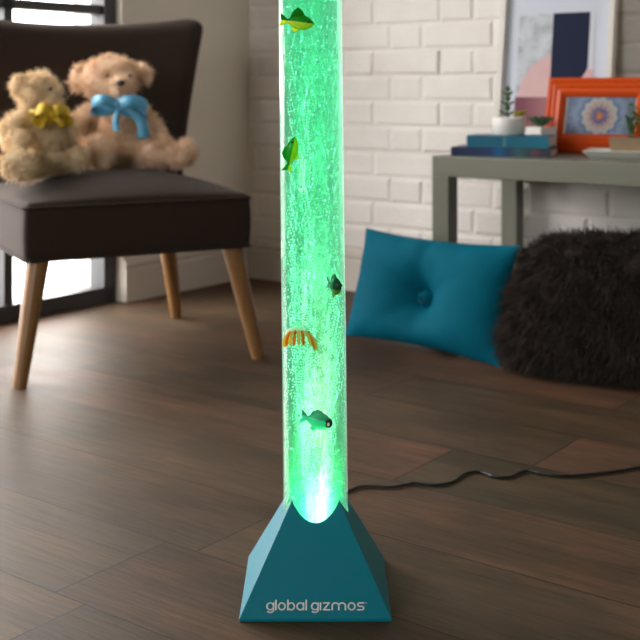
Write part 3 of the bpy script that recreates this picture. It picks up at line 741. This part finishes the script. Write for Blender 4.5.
# ------------------------------------------------------------------ side table
TX, TY = to_room((.328, 3.34)); TT = .536
def tp(a, b, z=TT): return room(TX+a, TY+b, z)
table = tag(empty('side_table', tp(0, 0, 0), TH), 'grey-green square-legged table against the white brick wall', 'table')
TL, TD, TK, LG = .95, .485, .060, .055
link('tabletop', rbox(TL/2, TD/2, TK/2, .003, 2, 2, lambda p: p+Vector((TL/2, TD/2, TT-TK/2))), M['table'], table)
for a in (0, TL-LG):
    for b in (0, TD-LG):
        link('leg', rbox(LG/2, LG/2, (TT-TK)/2, .0025, 2, 2, lambda p: p+Vector((a+LG/2, b+LG/2, (TT-TK)/2))), M['table'], table)

# ------------------------------------------------------------------ pictures on the table
def picture(origin, W, Hh, lean, fw, fd, mat_fr, mw, art_mat, name, label, steps=None, rz=TH):
    r = tag(empty(name, origin), label, 'picture')
    r.rotation_euler = Matrix.Rotation(rz, 3, 'Z').to_4x4().to_euler()
    r.rotation_euler = (Matrix.Rotation(rz, 3, 'Z') @ Matrix.Rotation(-lean, 3, 'X')).to_euler()
    # frame: profile (inset from the outside, depth towards the viewer) swept round four mitred sides
    prof = steps or [(0, 0), (0, fd), (fw*.9, fd), (fw, fd*.75), (fw, 0)]
    v = []; n = len(prof)
    for d, y in prof: v += [(d, -y, d), (W-d, -y, d), (W-d, -y, Hh-d), (d, -y, Hh-d)]
    f = []
    for i in range(n):
        j = (i+1) % n
        for c in range(4): f.append((i*4+c, i*4+(c+1) % 4, j*4+(c+1) % 4, j*4+c))
    MB().add(v, f).build('frame', mat_fr, r)
    MB().box(.003, W-.003, -.004, -.001, .003, Hh-.003).build('backing_board', M['pages'], r)
    return r
pic = picture(tp(-.008, .415), .388, .545, .125, .020, .030, M['frame_white'], 0, None, 'framed_print', 'tall white-framed abstract print in grey, pink and navy leaning on the wall')
MB().box(.018, .370, -.012, -.005, .018, .527).build('mat_board', M['mat_board'], pic)['label'] = 'pale mat board'
MB().box(-.130, .130, -.0005, .0005, -.20, .20).build('print', M['art'], pic, (.192, -.0130, .236))['label'] = 'abstract print in grey, pink and navy'
opf = [(0, 0), (0, .014), (.012, .020), (.016, .016), (.028, .021), (.032, .017), (.046, .021), (.056, .014), (.060, .006), (.060, 0)]
org = picture(tp(.188, .352), .345, .232, .22, .066, .02, M['orange'], 0, None, 'photo_frame', 'wide bright orange photo frame with a patterned print, leaning on the white-framed print', opf)
MB().box(-.106, .106, -.001, .001, -.058, .058).build('print', M['rosette'], org, (.1725, -.0062, .116))['label'] = 'ringed rosette print in blue and cream'

# ------------------------------------------------------------------ books and plants
BA = math.radians(-20)
def book(p, ln, dp, th, mat, label):
    r = tag(empty('book', p, BA), label, 'book', 'books on the side table')
    c = MB(); t = .003
    c.box(0, ln, 0, dp, 0, t).box(0, ln, 0, dp, th-t, th).box(0, ln, -.002, t, 0, th)
    me = c.mesh(); me.transform(Matrix.Translation((-ln/2, 0, 0)))
    link('cover', me, mat, r, (ln/2, 0, 0))
    MB().box(.004, ln-.004, t, dp-.004, t, th-t).build('pages', M['pages'], r)
    return r
b0 = Vector((.383, 3.333, TT+.0003))
book(b0, .29, .150, .0255, M['book_navy'], 'dark navy book lying at the bottom of the stack of two')
ux, uy = math.cos(BA), math.sin(BA)
b1 = b0+Vector((ux*.046-uy*.004, uy*.046+ux*.004, .0258))
book(b1, .236, .140, .034, M['book_teal'], 'bright teal book lying on top of the navy one')
ptz = b1.z+.0343
def leaf(mb, base, tip, w, th=.3):
    base, tip = Vector(base), Vector(tip); d = tip-base; a = d.cross(Vector((0, 0, 1)))
    if a.length < 1e-6: a = Vector((1, 0, 0))
    a.normalize(); b = d.cross(a).normalized(); n = 8; v = []; f = []
    R = [.35, .85, 1, .85, .5, .06]
    for i, q in enumerate(R):
        c = base+d*i/5
        v += [c+(a*math.cos(2*PI*k/n)+b*math.sin(2*PI*k/n)*th)*w*q for k in range(n)]
    for i in range(5):
        for k in range(n): f.append((i*n+k, i*n+(k+1) % n, (i+1)*n+(k+1) % n, (i+1)*n+k))
    f += [tuple(range(n)), tuple(range(5*n, 6*n))]
    mb.add(v, f)
def rosette(mb, c, R, rings=3, up=.6, w=.006):
    for k in range(rings):
        n = 9-2*k; rr_ = R*(1-.28*k)
        for j in range(n):
            a = 2*PI*(j+.5*k)/n; e_ = up+.35*k
            leaf(mb, c, Vector(c)+Vector((math.cos(a)*math.cos(e_), math.sin(a)*math.cos(e_), math.sin(e_)))*rr_, w, .4)
pp = at(509, 134.5, 3.345); pp.z = ptz
pot = tag(empty('potted_succulent', pp), 'round white pot with an upright leafy succulent, standing on the teal book', 'plant')
MB().lathe([(0, 0), (.043, 0), (.047, .004), (.048, .048), (.0465, .052), (.044, .052), (.043, .045), (0, .045)], 40).build('pot', M['white_ceramic'], pot, smooth=True)
MB().lathe([(0, .0465), (.0425, .0465), (.0425, .0452), (0, .0452)], 30).build('soil', M['soil'], pot)
m = MB(); m.tube([(-.004, -.005, .045), (-.006, -.006, .09), (-.004, -.006, .135)], .003, 8)
for i in range(6):
    zc = .058+i*.014
    for s in (-1, 1):
        a = (i % 2)*1.2+.25; rr_ = .029-.0025*i
        leaf(m, (-.005, -.006, zc), (-.005+s*math.cos(a)*rr_, -.006+s*math.sin(a)*rr_, zc+.016), .0085, .45)
leaf(m, (-.004, -.006, .132), (-.002, -.006, .152), .004)
m.build('stem_and_leaves', M['leaf'], pot, smooth=True)
m = MB(); rosette(m, (.028, -.012, .054), .030, 3, .65, .010); m.build('rosette', M['leaf_yellow'], pot, smooth=True)['label'] = 'small yellow-green rosette'
cpos = Vector((.668, 3.455, TT+.0003))
cub = tag(empty('potted_succulent', cpos, math.radians(36)), 'small square white pot with a dark green spiky succulent, behind the books', 'plant')
link('pot', rbox(.035, .035, .040, .003, 2, 2, lambda p: p+Vector((0, 0, .040))), M['grey_ceramic'], cub)
m = MB(); rosette(m, (0, 0, .080), .058, 4, .6, .0105); m.build('leaves', M['leaf_dark'], cub, smooth=True)
# tray, trough planter
tr0 = Vector((.738, 3.195, TT+.0003))
trayo = tag(empty('tray', tr0, BA), 'flat white tray with flared sides under the tan planter', 'tray')
v = []; f = []
for ins, z in ((.016, 0), (-.004, .021), (-.001, .0225), (.018, .005)):
    v += [(ins, ins, z), (.25-ins, ins, z), (.25-ins, .155-ins, z), (ins, .155-ins, z)]
for i in range(3):
    for c in range(4): f.append((i*4+c, i*4+(c+1) % 4, (i+1)*4+(c+1) % 4, (i+1)*4+c))
f += [(3, 2, 1, 0), (12, 13, 14, 15)]
MB().add(v, f).build('tray', M['tray'], trayo)
tq = tr0+Vector((ux*.065-uy*.045, uy*.065+ux*.045, .0055))
tro = tag(empty('potted_plant', tq, BA), 'bushy green plant in a tan wooden trough on the white tray', 'plant')
v = []; f = []
for ins, z in ((.006, 0), (.0, .052), (.008, .052), (.010, .040)):
    v += [(ins, ins, z), (.16-ins, ins, z), (.16-ins, .085-ins, z), (ins, .085-ins, z)]
for i in range(3):
    for c in range(4): f.append((i*4+c, i*4+(c+1) % 4, (i+1)*4+(c+1) % 4, (i+1)*4+c))
f += [(3, 2, 1, 0), (12, 13, 14, 15)]
MB().add(v, f).build('trough', M['tan'], tro)
MB().box(.0105, .1495, .0105, .0745, .0402, .044).build('soil', M['soil'], tro)
m = MB(); g = random.Random(4)
for k in range(46):
    bx, by = g.uniform(.04, .145), g.uniform(.02, .065); hh = g.uniform(.04, .105); dx_, dy_ = g.uniform(-.025, .02), g.uniform(-.02, .02)
    m.tube([(bx, by, .043), (bx+dx_*.5, by+dy_*.5, .043+hh*.6), (bx+dx_, by+dy_, .043+hh)], .0009, 5)
    for q in range(4):
        a = g.uniform(0, 2*PI); t = .4+.2*q; c = Vector((bx+dx_*t, by+dy_*t, .043+hh*t))
        leaf(m, c, c+Vector((math.cos(a)*.016, math.sin(a)*.016, .008)), .0052, .2)
m.build('foliage', M['leaf_bush'], tro, smooth=True)

# ------------------------------------------------------------------ cushions on the floor
def cushion_mesh(W, Hh, T, tuft, n=44):
    v = []; f = []
    def surf(a, b, s):
        pin = .035*W
        x = a*W/2*(1-.075*(1-b*b)*abs(a)**3); z = b*Hh/2*(1-.09*(1-a*a)*abs(b)**3)
        ed = (max(0, 1-abs(a)**2.6)**.62)*(max(0, 1-abs(b)**2.6)**.62); d = T/2*ed
        if tuft:
            dx, dz = (a-.0)*W/2, (b+.13)*Hh/2; r = math.hypot(dx, dz); an = math.atan2(dz, dx)
            d -= T*.60*math.exp(-(r/.068)**1.15)*ed
            d -= .030*math.exp(-((dx+.010*math.sin(dz*22))/.011)**2)*(1 if dz > 0 else 0)*math.exp(-dz/.16)*ed**.4
            for th_, st_, ln_ in ((.45, .009, .10), (2.7, .011, .12), (3.75, .010, .11), (5.5, .012, .12), (4.7, .010, .10), (1.1, .006, .10), (2.1, .006, .09)):
                da = math.atan2(math.sin(an-th_), math.cos(an-th_)); d -= st_*math.exp(-(da*r/.012)**2)*math.exp(-r/ln_)*math.cos(min(abs(da), 1.5))*ed**.5
            d += (.005*math.sin(a*17+b*5)*abs(b)**4+.004*math.sin(b*11+a*3)*abs(a)**4)*ed
        return (x, s*d, z)
    N = n+1; vals = [math.sin(PI/2*(-1+2*i/n)) for i in range(N)]
    for s in (-1, 1):
        k = len(v); v += [surf(vals[i], vals[j], s) for i in range(N) for j in range(N)]
        for i in range(n):
            for j in range(n):
                q = (k+i*N+j, k+(i+1)*N+j, k+(i+1)*N+j+1, k+i*N+j+1); f.append(q if s < 0 else q[::-1])
    return fix(pyd(v, f))
pa, pb_ = ground(346.5, 336), ground(496.5, 367)
ang = math.atan2(pb_.y-pa.y, pb_.x-pa.x); PW = (pb_-pa).length+.02; PH = .326
cen = (pa+pb_)/2; lean = .30
cush = tag(empty('cushion', (cen.x, cen.y, 0)), 'teal blue button-tufted cushion leaning against the table leg', 'cushion')
cush.rotation_euler = (Matrix.Rotation(ang, 3, 'Z') @ Matrix.Rotation(-lean, 3, 'X')).to_euler()
link('cover', cushion_mesh(PW, PH, .165, True), M['teal'], cush, (0, 0, PH/2), smooth=True)
MB().ell((0, -.0225, PH/2-.022), (.012, .006, .012), 18, 10).build('button', M['teal_dark'], cush, smooth=True)
# dark faux fur cushion
fc = Vector((.778, 2.93, 0))
fur = tag(empty('fur_cushion', fc, math.radians(-24)), 'dark brown shaggy fur cushion beside the teal cushion', 'cushion')
mb = MB()
def furfn(p): return p
v = []; f = []; n, mm = 40, 26
for i in range(mm+1):
    e_ = -PI/2+PI*i/mm
    for k in range(n):
        a = 2*PI*k/n
        sg = lambda c, q: math.copysign(abs(c)**q, c)
        x = .285*sg(math.cos(e_), .42)*sg(math.cos(a), .62); y = .125*sg(math.cos(e_), .8)*sg(math.sin(a), .9); z = .17*sg(math.sin(e_), .5)
        x += .02*z; y += z*.30
        x += .03*(z/.17)
        v.append((x, y, z+.172))
for i in range(mm):
    for k in range(n): f.append((i*n+k, i*n+(k+1) % n, (i+1)*n+(k+1) % n, (i+1)*n+k))
me = fix(pyd(v, f))
fm = furry(me, 42000, .042, .0011, (-.1, -.1, -.65), .75, 11, .2)
mn = min(vv.co.z for vv in fm.vertices)
for vv in fm.vertices:
    if vv.co.z < .0015: vv.co.z = .0015
link('fur_cover', fm, M['black_fur'], fur)

# ------------------------------------------------------------------ camera
cam = bpy.data.cameras.new('camera'); co = bpy.data.objects.new('camera', cam); COL.objects.link(co)
co.location = (0, 0, H); co.rotation_euler = (PI/2, 0, 0)
cam.sensor_fit = 'HORIZONTAL'; cam.sensor_width = 36.0; cam.lens = 36.0*F/640
cam.shift_y = -(320-HZ)/640; cam.clip_start = .02
cam.dof.use_dof = True; cam.dof.focus_distance = 1.60; cam.dof.aperture_fstop = 6.6
sc.camera = co
vs = sc.view_settings; vs.view_transform = 'Standard'; vs.look = 'None'; vs.gamma = 1.0; vs.use_curve_mapping = False; vs.exposure = 0.12
cy = sc.cycles
cy.transparent_max_bounces = 32; cy.max_bounces = 10; cy.diffuse_bounces = 5; cy.glossy_bounces = 4; cy.caustics_reflective = False; cy.caustics_refractive = False
cy.sample_clamp_indirect = 6.0
